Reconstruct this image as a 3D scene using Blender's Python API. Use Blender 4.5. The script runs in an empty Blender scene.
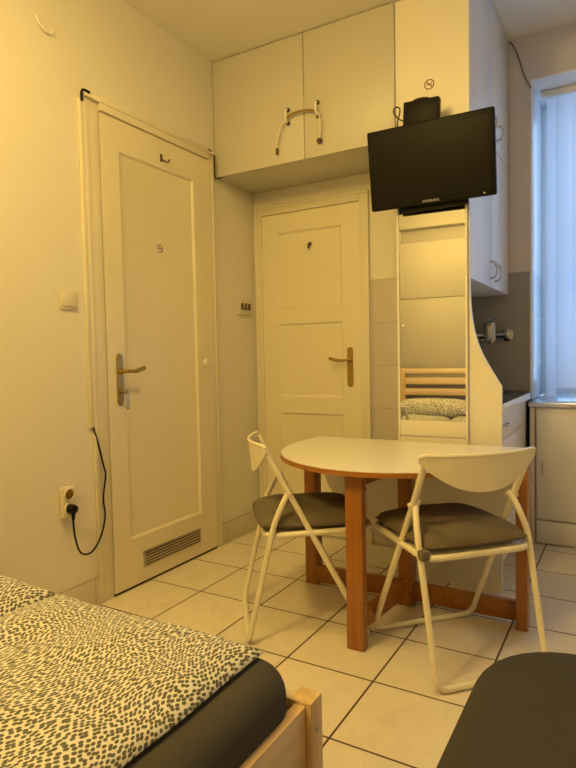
import bpy, bmesh, math, random
from mathutils import Vector, Matrix, noise
random.seed(7)
PI = math.pi
COL = bpy.context.scene.collection
W = {}                                   # world matrix of every thing

# ------------------------------------------------------------------ mesh helpers
def rect_box(bm, x0, x1, y0, y1, z0, z1, bev=0.0, seg=2, mat=None):
    vs = [bm.verts.new((x, y, z)) for x in (x0, x1) for y in (y0, y1) for z in (z0, z1)]
    idx = [(0, 1, 3, 2), (4, 6, 7, 5), (0, 4, 5, 1), (2, 3, 7, 6), (0, 2, 6, 4), (1, 5, 7, 3)]
    fs = [bm.faces.new([vs[i] for i in f]) for f in idx]
    if mat is not None:
        for v in vs: v.co = mat @ v.co
    if bev > 0:
        es = list({e for f in fs for e in f.edges})
        bmesh.ops.bevel(bm, geom=es, offset=bev, segments=seg, profile=0.5, affect='EDGES')
    return bm

def box(x0, x1, y0, y1, z0, z1, bev=0.0, seg=2):
    return rect_box(bmesh.new(), x0, x1, y0, y1, z0, z1, bev, seg)

def smooth_path(pts, n=6, closed=False):
    P = [Vector(p) for p in pts]; out = []
    m = len(P)
    rng = m if closed else m - 1
    for i in range(rng):
        if closed:
            a, b, c, d = P[(i-1) % m], P[i], P[(i+1) % m], P[(i+2) % m]
        else:
            a, b, c, d = P[max(i-1, 0)], P[i], P[i+1], P[min(i+2, m-1)]
        for k in range(n):
            t = k / n
            out.append(0.5*((2*b) + (c-a)*t + (2*a-5*b+4*c-d)*t*t + (3*b-a-3*c+d)*t**3))
    if not closed: out.append(P[-1])
    return out

def round_corners(pts, r, n=5):
    P = [Vector(p) for p in pts]; out = [P[0]]
    for i in range(1, len(P)-1):
        a, b, c = P[i-1], P[i], P[i+1]
        rr = min(r, (a-b).length*.45, (c-b).length*.45)
        p0 = b + (a-b).normalized()*rr; p1 = b + (c-b).normalized()*rr
        for k in range(n+1):
            t = k/n
            out.append((1-t)**2*p0 + 2*t*(1-t)*b + t*t*p1)
    out.append(P[-1]); return out

def tube(bm, pts, r, n=10, closed=False, caps=True):
    P = [Vector(p) for p in pts]; m = len(P)
    rad = r if isinstance(r, (list, tuple)) else [r]*m
    def tan(i):
        if closed: return (P[(i+1) % m]-P[(i-1) % m]).normalized()
        return (P[min(i+1, m-1)]-P[max(i-1, 0)]).normalized()
    t = tan(0); u = t.orthogonal().normalized(); rings = []
    for i in range(m):
        t2 = tan(i); q = t.rotation_difference(t2); u = (q @ u).normalized(); t = t2
        u = (u - t*u.dot(t)).normalized(); v = t.cross(u)
        rings.append([bm.verts.new(P[i] + rad[i]*(math.cos(2*PI*k/n)*u + math.sin(2*PI*k/n)*v)) for k in range(n)])
    for i in range(m if closed else m-1):
        A, B = rings[i], rings[(i+1) % m]
        for k in range(n): bm.faces.new((A[k], A[(k+1) % n], B[(k+1) % n], B[k]))
    if caps and not closed:
        bm.faces.new(rings[0][::-1]); bm.faces.new(rings[-1])
    return bm

def lathe(bm, prof, origin=(0, 0, 0), axis=(0, 0, 1), n=24):
    """prof: (radius, height) pairs along axis."""
    ax = Vector(axis).normalized(); u = ax.orthogonal().normalized(); v = ax.cross(u); o = Vector(origin)
    rings = []
    for r, h in prof:
        rings.append([bm.verts.new(o + ax*h + max(r, 1e-5)*(math.cos(2*PI*k/n)*u + math.sin(2*PI*k/n)*v)) for k in range(n)])
    for A, B in zip(rings, rings[1:]):
        for k in range(n): bm.faces.new((A[k], A[(k+1) % n], B[(k+1) % n], B[k]))
    bm.faces.new(rings[0][::-1]); bm.faces.new(rings[-1])
    return bm

def prism(bm, pts2, axis, a, b, bev=0.0):
    """Extrude a 2-D outline along an axis between a and b."""
    def mk(p, d):
        if axis == 'x': return (d, p[0], p[1])
        if axis == 'y': return (p[0], d, p[1])
        return (p[0], p[1], d)
    A = [bm.verts.new(mk(p, a)) for p in pts2]; B = [bm.verts.new(mk(p, b)) for p in pts2]
    n = len(pts2)
    fa = bm.faces.new(A[::-1]); fb = bm.faces.new(B)
    for i in range(n): bm.faces.new((A[i], A[(i+1) % n], B[(i+1) % n], B[i]))
    if bev > 0:
        es = list(set(fa.edges) | set(fb.edges))
        bmesh.ops.bevel(bm, geom=es, offset=bev, segments=2, profile=.5, affect='EDGES')
    return bm

def bow_handle(bm, p0, p1, out, r=.005, depth=.03):
    """D-shaped pull handle between two points, standing off along out."""
    p0, p1, o = Vector(p0), Vector(p1), Vector(out).normalized()
    c = (p0+p1)/2; pts = [p0]
    for k in range(13):
        a = PI*k/12
        pts.append(c + (p0-c)*math.cos(a)*.98 + o*(depth*(math.sin(a)**.6 if math.sin(a) > 0 else 0) + .004))
    pts.append(p1)
    tube(bm, pts, r, 10)
    for p in (p0, p1): lathe(bm, [(r*1.7, 0), (r*1.7, .004), (r*1.1, .006)], p, o, 12)
    return bm

# ------------------------------------------------------------------ object helpers
def link(name, bm, mat, sharp=35):
    bmesh.ops.recalc_face_normals(bm, faces=bm.faces)
    me = bpy.data.meshes.new(name); bm.to_mesh(me); bm.free()
    for m in (mat if isinstance(mat, (list, tuple)) else [mat]): me.materials.append(m)
    for p in me.polygons: p.use_smooth = True
    me.set_sharp_from_angle(angle=math.radians(sharp))
    o = bpy.data.objects.new(name, me); COL.objects.link(o); return o

def part(name, bm, mat, parent, label=None, sharp=35, local=False):
    """A child mesh. bm is in world coordinates unless local."""
    if not local: bm.transform(W[parent.name].inverted())
    o = link(name, bm, mat, sharp); o.parent = parent; W[o.name] = W[parent.name]
    if label: o['label'] = label
    return o

def tag(o, label, cat, group=None):
    o['label'] = label; o['category'] = cat
    if group: o['group'] = group
    return o

def thing(name, label, cat, loc=(0, 0, 0), rz=0.0, group=None):
    o = bpy.data.objects.new(name, None); COL.objects.link(o)
    o.empty_display_size = .1
    o.location = loc; o.rotation_euler = (0, 0, rz)
    W[o.name] = Matrix.Translation(loc) @ Matrix.Rotation(rz, 4, 'Z')
    return tag(o, label, cat, group)

def single(name, bm, mat, label, cat, group=None, sharp=35):
    xs = [v.co for v in bm.verts]
    c = Vector(((min(v.x for v in xs)+max(v.x for v in xs))/2, (min(v.y for v in xs)+max(v.y for v in xs))/2, min(v.z for v in xs)))
    bm.transform(Matrix.Translation(-c))
    o = link(name, bm, mat, sharp); o.location = c; W[o.name] = Matrix.Translation(c)
    return tag(o, label, cat, group)

def struct(name, bm, mat, label=None, sharp=35):
    o = link(name, bm, mat, sharp); o['kind'] = 'structure'; W[o.name] = Matrix.Identity(4)
    if label: o['label'] = label
    return o

# ------------------------------------------------------------------ materials
def new_mat(name):
    m = bpy.data.materials.new(name); m.use_nodes = True
    nt = m.node_tree; b = nt.nodes['Principled BSDF']
    return m, nt, b

def tex_coord(nt, kind='Object'):
    n = nt.nodes.new('ShaderNodeTexCoord'); return n.outputs[kind]

def mixcol(nt, fac, a, b):
    n = nt.nodes.new('ShaderNodeMix'); n.data_type = 'RGBA'
    if isinstance(fac, float): n.inputs[0].default_value = fac
    else: nt.links.new(fac, n.inputs[0])
    for s, v in ((6, a), (7, b)):
        if isinstance(v, tuple): n.inputs[s].default_value = (*v, 1)
        else: nt.links.new(v, n.inputs[s])
    return n.outputs[2]

def mth(nt, op, a, b=None, c=None):
    n = nt.nodes.new('ShaderNodeMath'); n.operation = op
    for i, v in enumerate((a, b, c)):
        if v is None: continue
        if isinstance(v, (int, float)): n.inputs[i].default_value = v
        else: nt.links.new(v, n.inputs[i])
    return n.outputs[0]

def plain(name, col, rough=.5, var=.04, scale=6, bump=0.0, bscale=60, metal=0.0, spec=.5, coat=0.0):
    m, nt, b = new_mat(name)
    nz = nt.nodes.new('ShaderNodeTexNoise'); nz.inputs['Scale'].default_value = scale; nz.inputs['Detail'].default_value = 4
    nt.links.new(tex_coord(nt), nz.inputs['Vector'])
    dark = tuple(c*(1-var) for c in col); lite = tuple(min(1, c*(1+var)) for c in col)
    nt.links.new(mixcol(nt, nz.outputs['Fac'], dark, lite), b.inputs['Base Color'])
    b.inputs['Roughness'].default_value = rough; b.inputs['Metallic'].default_value = metal
    b.inputs['Specular IOR Level'].default_value = spec; b.inputs['Coat Weight'].default_value = coat
    if bump > 0:
        n2 = nt.nodes.new('ShaderNodeTexNoise'); n2.inputs['Scale'].default_value = bscale; n2.inputs['Detail'].default_value = 5
        nt.links.new(tex_coord(nt), n2.inputs['Vector'])
        bp = nt.nodes.new('ShaderNodeBump'); bp.inputs['Strength'].default_value = bump; bp.inputs['Distance'].default_value = .01
        nt.links.new(n2.outputs['Fac'], bp.inputs['Height']); nt.links.new(bp.outputs[0], b.inputs['Normal'])
    return m

def wood(name, c0, c1, axis='z', rough=.4, scale=14):
    m, nt, b = new_mat(name)
    mp = nt.nodes.new('ShaderNodeMapping'); nt.links.new(tex_coord(nt), mp.inputs['Vector'])
    s = {'x': (.06, 1, 1), 'y': (1, .06, 1), 'z': (1, 1, .06)}[axis]; mp.inputs['Scale'].default_value = s
    nz = nt.nodes.new('ShaderNodeTexNoise'); nz.inputs['Scale'].default_value = scale*3; nz.inputs['Detail'].default_value = 6
    nz.inputs['Distortion'].default_value = .6
    nt.links.new(mp.outputs[0], nz.inputs['Vector'])
    rp = nt.nodes.new('ShaderNodeValToRGB'); rp.color_ramp.elements[0].position = .3; rp.color_ramp.elements[1].position = .7
    rp.color_ramp.elements[0].color = (*c0, 1); rp.color_ramp.elements[1].color = (*c1, 1)
    nt.links.new(nz.outputs['Fac'], rp.inputs['Fac']); nt.links.new(rp.outputs[0], b.inputs['Base Color'])
    b.inputs['Roughness'].default_value = rough
    return m

def tiles(name, sx, sy, ox, oy, axes, base, var, grout, gw, rough, vein=0.0):
    """Square tiles in world axes (pair of 0/1/2)."""
    m, nt, b = new_mat(name)
    geo = nt.nodes.new('ShaderNodeNewGeometry'); sep = nt.nodes.new('ShaderNodeSeparateXYZ')
    nt.links.new(geo.outputs['Position'], sep.inputs[0])
    edges = []; cells = []
    for ax, s, o in ((axes[0], sx, ox), (axes[1], sy, oy)):
        q = mth(nt, 'DIVIDE', mth(nt, 'SUBTRACT', sep.outputs[ax], o), s)
        cells.append(mth(nt, 'FLOOR', q)); fr = mth(nt, 'FRACT', q)
        edges.append(mth(nt, 'MULTIPLY', mth(nt, 'MINIMUM', fr, mth(nt, 'SUBTRACT', 1.0, fr)), s))
    d = mth(nt, 'MINIMUM', edges[0], edges[1])
    g = nt.nodes.new('ShaderNodeMapRange'); g.inputs[1].default_value = gw*.7; g.inputs[2].default_value = gw*1.3
    nt.links.new(d, g.inputs[0]); tilemask = g.outputs[0]
    cb = nt.nodes.new('ShaderNodeCombineXYZ'); nt.links.new(cells[0], cb.inputs[0]); nt.links.new(cells[1], cb.inputs[1])
    wn = nt.nodes.new('ShaderNodeTexWhiteNoise'); wn.noise_dimensions = '3D'; nt.links.new(cb.outputs[0], wn.inputs['Vector'])
    # offset the veining per tile
    va = nt.nodes.new('ShaderNodeVectorMath'); va.operation = 'MULTIPLY_ADD'
    nt.links.new(cb.outputs[0], va.inputs[0]); va.inputs[1].default_value = (3.1, 5.7, 1.3); nt.links.new(geo.outputs['Position'], va.inputs[2])
    nz = nt.nodes.new('ShaderNodeTexNoise'); nz.inputs['Scale'].default_value = 4.5; nz.inputs['Detail'].default_value = 7; nz.inputs['Distortion'].default_value = 1.2
    nt.links.new(va.outputs[0], nz.inputs['Vector'])
    c = mixcol(nt, nz.outputs['Fac'], tuple(x*(1-var) for x in base), tuple(min(1, x*(1+var)) for x in base))
    if vein > 0:
        n2 = nt.nodes.new('ShaderNodeTexNoise'); n2.inputs['Scale'].default_value = 3.2; n2.inputs['Detail'].default_value = 3; n2.inputs['Distortion'].default_value = 1.6
        nt.links.new(va.outputs[0], n2.inputs['Vector'])
        v = mth(nt, 'ABSOLUTE', mth(nt, 'SUBTRACT', n2.outputs['Fac'], .5))
        r2 = nt.nodes.new('ShaderNodeMapRange'); r2.inputs[1].default_value = 0; r2.inputs[2].default_value = .02
        r2.inputs[3].default_value = vein; r2.inputs[4].default_value = 0
        nt.links.new(v, r2.inputs[0])
        c = mixcol(nt, r2.outputs[0], c, tuple(x*f for x, f in zip(base, (.68, .58, .48))))
    c = mixcol(nt, mth(nt, 'MULTIPLY', wn.outputs['Value'], .35), c, tuple(x*.86 for x in base))
    nt.links.new(mixcol(nt, tilemask, grout, c), b.inputs['Base Color'])
    rr = nt.nodes.new('ShaderNodeMapRange'); rr.inputs[3].default_value = .85; rr.inputs[4].default_value = rough
    nt.links.new(tilemask, rr.inputs[0]); nt.links.new(rr.outputs[0], b.inputs['Roughness'])
    bp = nt.nodes.new('ShaderNodeBump'); bp.inputs['Strength'].default_value = .5; bp.inputs['Distance'].default_value = .002
    nt.links.new(tilemask, bp.inputs['Height']); nt.links.new(bp.outputs[0], b.inputs['Normal'])
    return m

def seed_fabric(name, ground, ink, scale=148.0, dims='2D'):
    """White cotton printed with small dark seed shapes flowing in waves."""
    m, nt, b = new_mat(name)
    geo = tex_coord(nt, 'Object')
    n1 = nt.nodes.new('ShaderNodeTexNoise'); n1.inputs['Scale'].default_value = 4.5; n1.inputs['Detail'].default_value = 1
    nt.links.new(geo, n1.inputs['Vector'])
    sb = nt.nodes.new('ShaderNodeVectorMath'); sb.operation = 'SUBTRACT'; nt.links.new(n1.outputs['Color'], sb.inputs[0]); sb.inputs[1].default_value = (.5, .5, .5)
    ma = nt.nodes.new('ShaderNodeVectorMath'); ma.operation = 'MULTIPLY_ADD'
    nt.links.new(sb.outputs[0], ma.inputs[0]); ma.inputs[1].default_value = (.10, .10, 0); nt.links.new(geo, ma.inputs[2])
    mp = nt.nodes.new('ShaderNodeMapping'); mp.inputs['Rotation'].default_value = (0, 0, .6); mp.inputs['Scale'].default_value = (1, .52, .55)
    nt.links.new(ma.outputs[0], mp.inputs['Vector'])
    vo = nt.nodes.new('ShaderNodeTexVoronoi'); vo.inputs['Scale'].default_value = scale; vo.inputs['Randomness'].default_value = .6; vo.voronoi_dimensions = dims
    nt.links.new(mp.outputs[0], vo.inputs['Vector'])
    mr = nt.nodes.new('ShaderNodeMapRange'); mr.inputs[1].default_value = .36; mr.inputs[2].default_value = .45
    nt.links.new(vo.outputs['Distance'], mr.inputs[0])
    nt.links.new(mixcol(nt, mr.outputs[0], ink, ground), b.inputs['Base Color'])
    b.inputs['Roughness'].default_value = .9; b.inputs['Sheen Weight'].default_value = .15
    n2 = nt.nodes.new('ShaderNodeTexNoise'); n2.inputs['Scale'].default_value = 9; n2.inputs['Detail'].default_value = 5
    nt.links.new(geo, n2.inputs['Vector'])
    bp = nt.nodes.new('ShaderNodeBump'); bp.inputs['Strength'].default_value = .35; bp.inputs['Distance'].default_value = .02
    nt.links.new(n2.outputs['Fac'], bp.inputs['Height']); nt.links.new(bp.outputs[0], b.inputs['Normal'])
    return m

M = {}
M['wall'] = plain('cream wall paint', (.775, .74, .66), .75, .03, 2.5, .06, 45)
M['ceil'] = plain('ceiling paint', (.86, .83, .77), .85, .03, 2)
M['kwall'] = plain('beige kitchen wall paint', (.72, .67, .64), .75, .03, 2.5, .05, 45)
M['doorp'] = plain('cream gloss door paint', (.78, .72, .55), .38, .025, 3, .04, 18)
M['casing'] = plain('cream casing paint', (.74, .69, .55), .42, .03, 4, .04, 25)
M['lam'] = plain('off white laminate', (.85, .81, .73), .38, .015, 2)
M['cab'] = plain('cream cupboard laminate', (.59, .565, .505), .38, .015, 2)
M['cupb'] = plain('beige cupboard laminate', (.43, .405, .355), .6, .015, 2)
M['lamk'] = plain('white kitchen laminate', (.80, .78, .78), .35, .015, 2)
M['edge'] = plain('pale edge band', (.88, .86, .80), .4, .01)
M['plastic'] = plain('ivory plastic', (.72, .66, .53), .35, .01)
M['white'] = plain('white plastic', (.86, .84, .78), .35, .01)
M['brass'] = plain('aged brass', (.40, .28, .085), .34, .1, 30, 0, 56, 1.0)
M['chrome'] = plain('chrome', (.42, .42, .43), .14, .02, 30, 0, 60, 1.0)
M['steel'] = plain('brushed steel', (.55, .53, .50), .35, .05, 30, 0, 60, 1.0)
M['black'] = plain('black plastic', (.006, .0055, .005), .5, .05, spec=.18)
M['screen'] = plain('dark glossy screen', (.005, .0045, .004), .34, .02, spec=.13)
M['dark_strip'] = plain('dark gap shade', (.03, .022, .015), .9, .1)  # near-black for the painted door-gap shade and the filler strip
M['brown'] = plain('brown rubber', (.10, .055, .02), .6, .1)
M['table_top'] = plain('glossy cream table laminate', (.86, .85, .78), .14, .01, 3)
M['table_wood'] = wood('orange brown beech', (.31, .112, .018), (.40, .160, .027), 'z', .32)
M['table_edge'] = wood('brown table edge', (.34, .13, .024), (.44, .18, .034), 'x', .35)
M['pine_y'] = wood('lacquered pine rail', (.62, .42, .20), (.80, .60, .34), 'y', .38, 10)
M['pine_x'] = wood('lacquered pine board', (.70, .53, .32), (.84, .68, .46), 'x', .38, 10)
M['pine_z'] = wood('lacquered pine post', (.58, .37, .16), (.78, .58, .32), 'z', .38, 10)
M['tube'] = plain('cream painted steel tube', (.84, .78, .62), .3, .03, 20)
M['seatpl'] = plain('cream seat panel', (.84, .78, .63), .35, .02)
M['cushion'] = plain('taupe brown cushion cloth', (.155, .125, .085), .95, .22, 14, .25, 220)
M['sheet'] = plain('dark grey jersey sheet', (.052, .047, .038), .92, .1, 12, .3, 30)
M['sofa'] = plain('charcoal grey upholstery', (.052, .047, .042), .97, .08, 40, .3, 500, spec=.2)
M['duvet'] = seed_fabric('seed print cotton', (.70, .68, .61), (.10, .10, .068))
M['pillow'] = seed_fabric('seed print pillow cotton', (.70, .68, .61), (.10, .10, .068), 110.0, '3D')
M['granite'] = plain('dark worktop', (.06, .055, .05), .22, .4, 90)
M['alu'] = plain('pale metal edge trim', (.75, .76, .80), .25, .03, 30, 0, 60, .6)
M['floor'] = tiles('beige marbled floor tiles', .33, .33, .32, -.349, (0, 1), (.80, .73, .62), .10, (.07, .04, .02), .0034, .20, .18)
M['skirt'] = tiles('grey beige skirting tiles', .33, .33, -1.355, .121, (1, 2), (.58, .53, .45), .06, (.30, .25, .18), .0015, .35)
M['tile_back'] = tiles('grey beige wall tiles', .2, .24, .785, 1.504-.48*3, (0, 2), (.56, .52, .46), .08, (.36, .32, .27), .0016, .3)
M['tile_win'] = tiles('taupe backsplash tiles', .30, .267, 1.312, 1.021, (0, 2), (.31, .305, .31), .08, (.21, .205, .20), .0014, .3)
M['tile_jamb'] = tiles('pale reveal tiles', .30, .27, .59, 1.021, (1, 2), (.60, .64, .68), .04, (.92, .93, .95), .004, .3)
M['upvc'] = plain('white window frame', (.85, .86, .88), .3, .01)
M['wire'] = plain('grey brown wire', (.22, .18, .15), .5, .05)
M['red'] = plain('dark red sticker ink', (.22, .03, .012), .5, .05)
M['ink'] = plain('black sticker ink', (.06, .03, .02), .5, .05)
M['logo'] = plain('silver lettering', (.55, .54, .50), .4, .02)

mm, nt, b = new_mat('mirror silver'); b.inputs['Base Color'].default_value = (.86, .87, .84, 1); b.inputs['Metallic'].default_value = 1; b.inputs['Roughness'].default_value = .015
nz = nt.nodes.new('ShaderNodeTexNoise'); nz.inputs['Scale'].default_value = 3; nt.links.new(tex_coord(nt), nz.inputs['Vector'])
nt.links.new(mixcol(nt, nz.outputs['Fac'], (.84, .85, .82), (.88, .89, .86)), b.inputs['Base Color']); M['mirror'] = mm

mg, nt, b = new_mat('window glass')
tr = nt.nodes.new('ShaderNodeBsdfTransparent'); gl = nt.nodes.new('ShaderNodeBsdfGlossy'); gl.inputs['Roughness'].default_value = .02
lw = nt.nodes.new('ShaderNodeLayerWeight'); lw.inputs['Blend'].default_value = .15
mx = nt.nodes.new('ShaderNodeMixShader'); nt.links.new(lw.outputs['Fresnel'], mx.inputs[0]); nt.links.new(tr.outputs[0], mx.inputs[1]); nt.links.new(gl.outputs[0], mx.inputs[2])
nt.links.new(mx.outputs[0], nt.nodes['Material Output'].inputs[0]); M['glass'] = mg

ms, nt, b = new_mat('translucent blind fabric')
df = nt.nodes.new('ShaderNodeBsdfDiffuse'); tl = nt.nodes.new('ShaderNodeBsdfTranslucent'); mx = nt.nodes.new('ShaderNodeMixShader'); mx.inputs[0].default_value = .62
nz = nt.nodes.new('ShaderNodeTexNoise'); nz.inputs['Scale'].default_value = 300; nt.links.new(tex_coord(nt), nz.inputs['Vector'])
c = mixcol(nt, nz.outputs['Fac'], (.86, .88, .92), (.92, .94, .97))
nt.links.new(c, df.inputs[0]); nt.links.new(c, tl.inputs[0])
nt.links.new(df.outputs[0], mx.inputs[1]); nt.links.new(tl.outputs[0], mx.inputs[2]); nt.links.new(mx.outputs[0], nt.nodes['Material Output'].inputs[0]); M['blind'] = ms

ml, nt, b = new_mat('glowing lamp glass'); b.inputs['Base Color'].default_value = (1, .9, .7, 1)
b.inputs['Emission Color'].default_value = (1, .62, .2, 1); b.inputs['Emission Strength'].default_value = 4; M['glow'] = ml

# ------------------------------------------------------------------ dimensions
ZC, ZK = 2.742, 2.905          # ceilings
XR, YR = 3.25, -4.62           # right wall, rear wall
YB = -.385                     # plane of the kitchen end panel
YW = .6                        # window wall

# ------------------------------------------------------------------ setting
struct('floor', box(-.15, XR+.15, YR-.15, 1.2, -.08, 0), M['floor'])
struct('wall_left', box(-.12, 0, YR-.12, .12, 0, ZC+.1), M['wall'])
struct('wall_back', box(0, 1.07, 0, .12, 0, ZC+.1), M['wall'])
struct('wall_kitchen', box(.95, 1.07, .12, 1.2, 0, ZK+.1), M['kwall'])
bm = bmesh.new()
X0, X1, Z0, Z1 = 1.531, 2.75, .775, 2.655
rect_box(bm, 1.07, X0, YW, 1.15, 0, ZK+.1); rect_box(bm, X1, XR, YW, 1.15, 0, ZK+.1)
rect_box(bm, X0, X1, YW, 1.15, 0, Z0); rect_box(bm, X0, X1, YW, 1.15, Z1, ZK+.1)
struct('wall_window', bm, M['kwall'])
struct('wall_right', box(XR, XR+.12, YR-.12, 1.2, 0, ZK+.1), M['wall'])
struct('wall_rear', box(-.12, XR+.12, YR-.12, YR, 0, ZC+.1), M['wall'])
bm = bmesh.new()
rect_box(bm, -.12, XR+.12, YR-.12, YB, ZC, ZK+.2); rect_box(bm, -.12, 1.07, YB, .12, ZC, ZK+.2)
struct('ceiling', bm, M['ceil'])
struct('ceiling_kitchen', box(1.07, XR+.12, YB, 1.2, ZK, ZK+.2), M['ceil'])

def skirting(name, a, b_, n):
    bm = bmesh.new(); prism(bm, [(0, 0), (.012, 0), (.012, .112), (.006, .12), (0, .12)], 'z', 0, 1)
    # outline was in x/z: rebuild as y extrusion
    bm.clear(); prism(bm, [(0, 0), (.012, 0), (.012, .113), (.007, .121), (0, .121)], 'y', a, b_)
    return struct(name, bm, M['skirt'])
skirting('baseboard_left', YR, -1.332, 0)
skirting('baseboard_corner', -.427, -.012, 1)
struct('baseboard_back', box(.78, 1.07, -.012, 0, 0, .121, .002), M['skirt'])
struct('trim_1', box(.732, 1.068, -.010, 0, .121, 1.504, .002), M['tile_back'], 'grey beige wall tiles beside the far door')
struct('trim_2', box(1.072, 1.531, YW-.010, YW, .852, 1.554, .002), M['tile_win'], 'taupe tiled splashback behind the wall tap')
struct('trim_3', box(1.531, 1.541, YW-.010, 1.049, .80, 1.56, .002), M['tile_jamb'], 'pale tiles in the window reveal')
struct('trim_5', box(1.531, 1.540, YW-.004, 1.049, 1.5605, 2.6435, .002), M['upvc'], 'white plaster of the window reveal')
struct('trim_6', box(1.5315, 2.75, YW-.004, 1.049, 2.644, 2.6545, .002), M['upvc'], 'white plaster under the lintel')

# ---- doors
def panel_door(name, axis, a0, a1, z0, z1, panels, t, mat):
    """Door leaf with recessed panels; face looks along +axis normal. axis 'x' = lies on left wall, 'y' = on back wall."""
    bm = bmesh.new()
    us = sorted({a0, a1} | {p[0] for p in panels} | {p[1] for p in panels})
    zs = sorted({z0, z1} | {p[2] for p in panels} | {p[3] for p in panels})
    def V(u, d, z): return (d, u, z) if axis == 'x' else (u, -d, z)
    for i in range(len(us)-1):
        for j in range(len(zs)-1):
            uc, zc = (us[i]+us[i+1])/2, (zs[j]+zs[j+1])/2
            if any(p[0] < uc < p[1] and p[2] < zc < p[3] for p in panels): continue
            bm.faces.new([bm.verts.new(V(u, t, z)) for u, z in ((us[i], zs[j]), (us[i+1], zs[j]), (us[i+1], zs[j+1]), (us[i], zs[j+1]))])
    for u0, u1, v0, v1 in panels:
        steps = [(0, t), (.004, t-.003), (.010, t-.010), (.016, t-.012)]
        prev = None
        for ins, d in steps:
            ring = [bm.verts.new(V(u, d, z)) for u, z in ((u0+ins, v0+ins), (u1-ins, v0+ins), (u1-ins, v1-ins), (u0+ins, v1-ins))]
            if prev:
                for k in range(4): bm.faces.new((prev[k], prev[(k+1) % 4], ring[(k+1) % 4], ring[k]))
            prev = ring
        bm.faces.new(prev)
    # rim and back
    F = [bm.verts.new(V(u, t, z)) for u, z in ((a0, z0), (a1, z0), (a1, z1), (a0, z1))]
    B = [bm.verts.new(V(u, 0.001, z)) for u, z in ((a0, z0), (a1, z0), (a1, z1), (a0, z1))]
    for k in range(4): bm.faces.new((F[k], F[(k+1) % 4], B[(k+1) % 4], B[k]))
    bm.faces.new(B[::-1])
    bmesh.ops.remove_doubles(bm, verts=bm.verts, dist=1e-5)
    return struct(name, bm, mat, None, 20)

def casing(name, axis, o0, o1, ztop, wl, wr, wt, t, parent, th=None):
    """Door casing of two jambs and a head, mitred profile in two steps."""
    bm = bmesh.new()
    def bx(u0, u1, z0, z1, d):
        if axis == 'x': rect_box(bm, .0005, d, u0, u1, z0, z1, .003)
        else: rect_box(bm, u0, u1, -d, -.0005, z0, z1, .003)
    bx(o0, o0+wl, 0, ztop-.001, t); bx(o1-wr, o1, 0, ztop-.001, t); bx(o0+wl, o1-wr, ztop-wt, ztop, th or t)
    e = .0007; bx(o0-e, o0+wl*.3, 0, ztop-wt*.3, t+.004); bx(o1-wr*.3, o1+e, 0, ztop-wt*.3, t+.004); bx(o0-e, o1+e, ztop-wt*.3+e, ztop+e, (th or t)+.004)
    return part(name, bm, M['casing'], parent)

def lever_set(parent, axis, u, z0, z1, d, zl, direction, lever_len, key=None):
    """Long brass back plate with lever handle."""
    def V(du, dd, z): return Vector((d+dd, u+du, z)) if axis == 'x' else Vector((u+du, -(d+dd), z))
    bm = bmesh.new(); w = .0185; pts = []
    for k in range(13): a = PI*k/12; pts.append((math.cos(a)*w, z1-w*1.1+math.sin(a)*w*1.1))
    for k in range(13): a = PI+PI*k/12; pts.append((math.cos(a)*w, z0+w*1.1+math.sin(a)*w*1.1))
    A = [bm.verts.new(V(p[0], 0, p[1])) for p in pts]; B = [bm.verts.new(V(p[0]*.86, .008, z0+(p[1]-z0)*.985+.0018)) for p in pts]
    n = len(pts)
    for i in range(n): bm.faces.new((A[i], A[(i+1) % n], B[(i+1) % n], B[i]))
    bm.faces.new(B); bm.faces.new(A[::-1])
    # screws and cylinder rose
    nrm = V(0, 1, 0)-V(0, 0, 0)
    for z in (z1-.02, z0+.02): lathe(bm, [(.005, 0), (.005, .002), (.003, .003)], V(0, .008, z), nrm, 12)
    lathe(bm, [(.009, 0), (.009, .006), (.006, .007)], V(0, .008, (z0+z1)/2-.055), nrm, 16)
    pl = part('handle_plate', bm, M['brass'], parent, 'long brass handle plate')
    bm = bmesh.new(); s = direction
    lathe(bm, [(.013, 0), (.013, .004), (.009, .010), (.009, .016)], V(0, .008, zl), nrm, 16)
    path = smooth_path([V(0, .010, zl), V(0, .042, zl), V(s*.012, .052, zl), V(s*.05, .053, zl-.001), V(s*lever_len*.75, .052, zl+.006), V(s*lever_len, .050, zl+.013)], 5)
    rad = [.008]*len(path)
    for i in range(len(path)): rad[i] = .008 if i < 12 else .0075 + .0025*math.sin((i-12)/(len(path)-12)*PI*.8)
    tube(bm, path, rad, 10)
    part('lever', bm, M['brass'], pl)
    return pl, V

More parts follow.
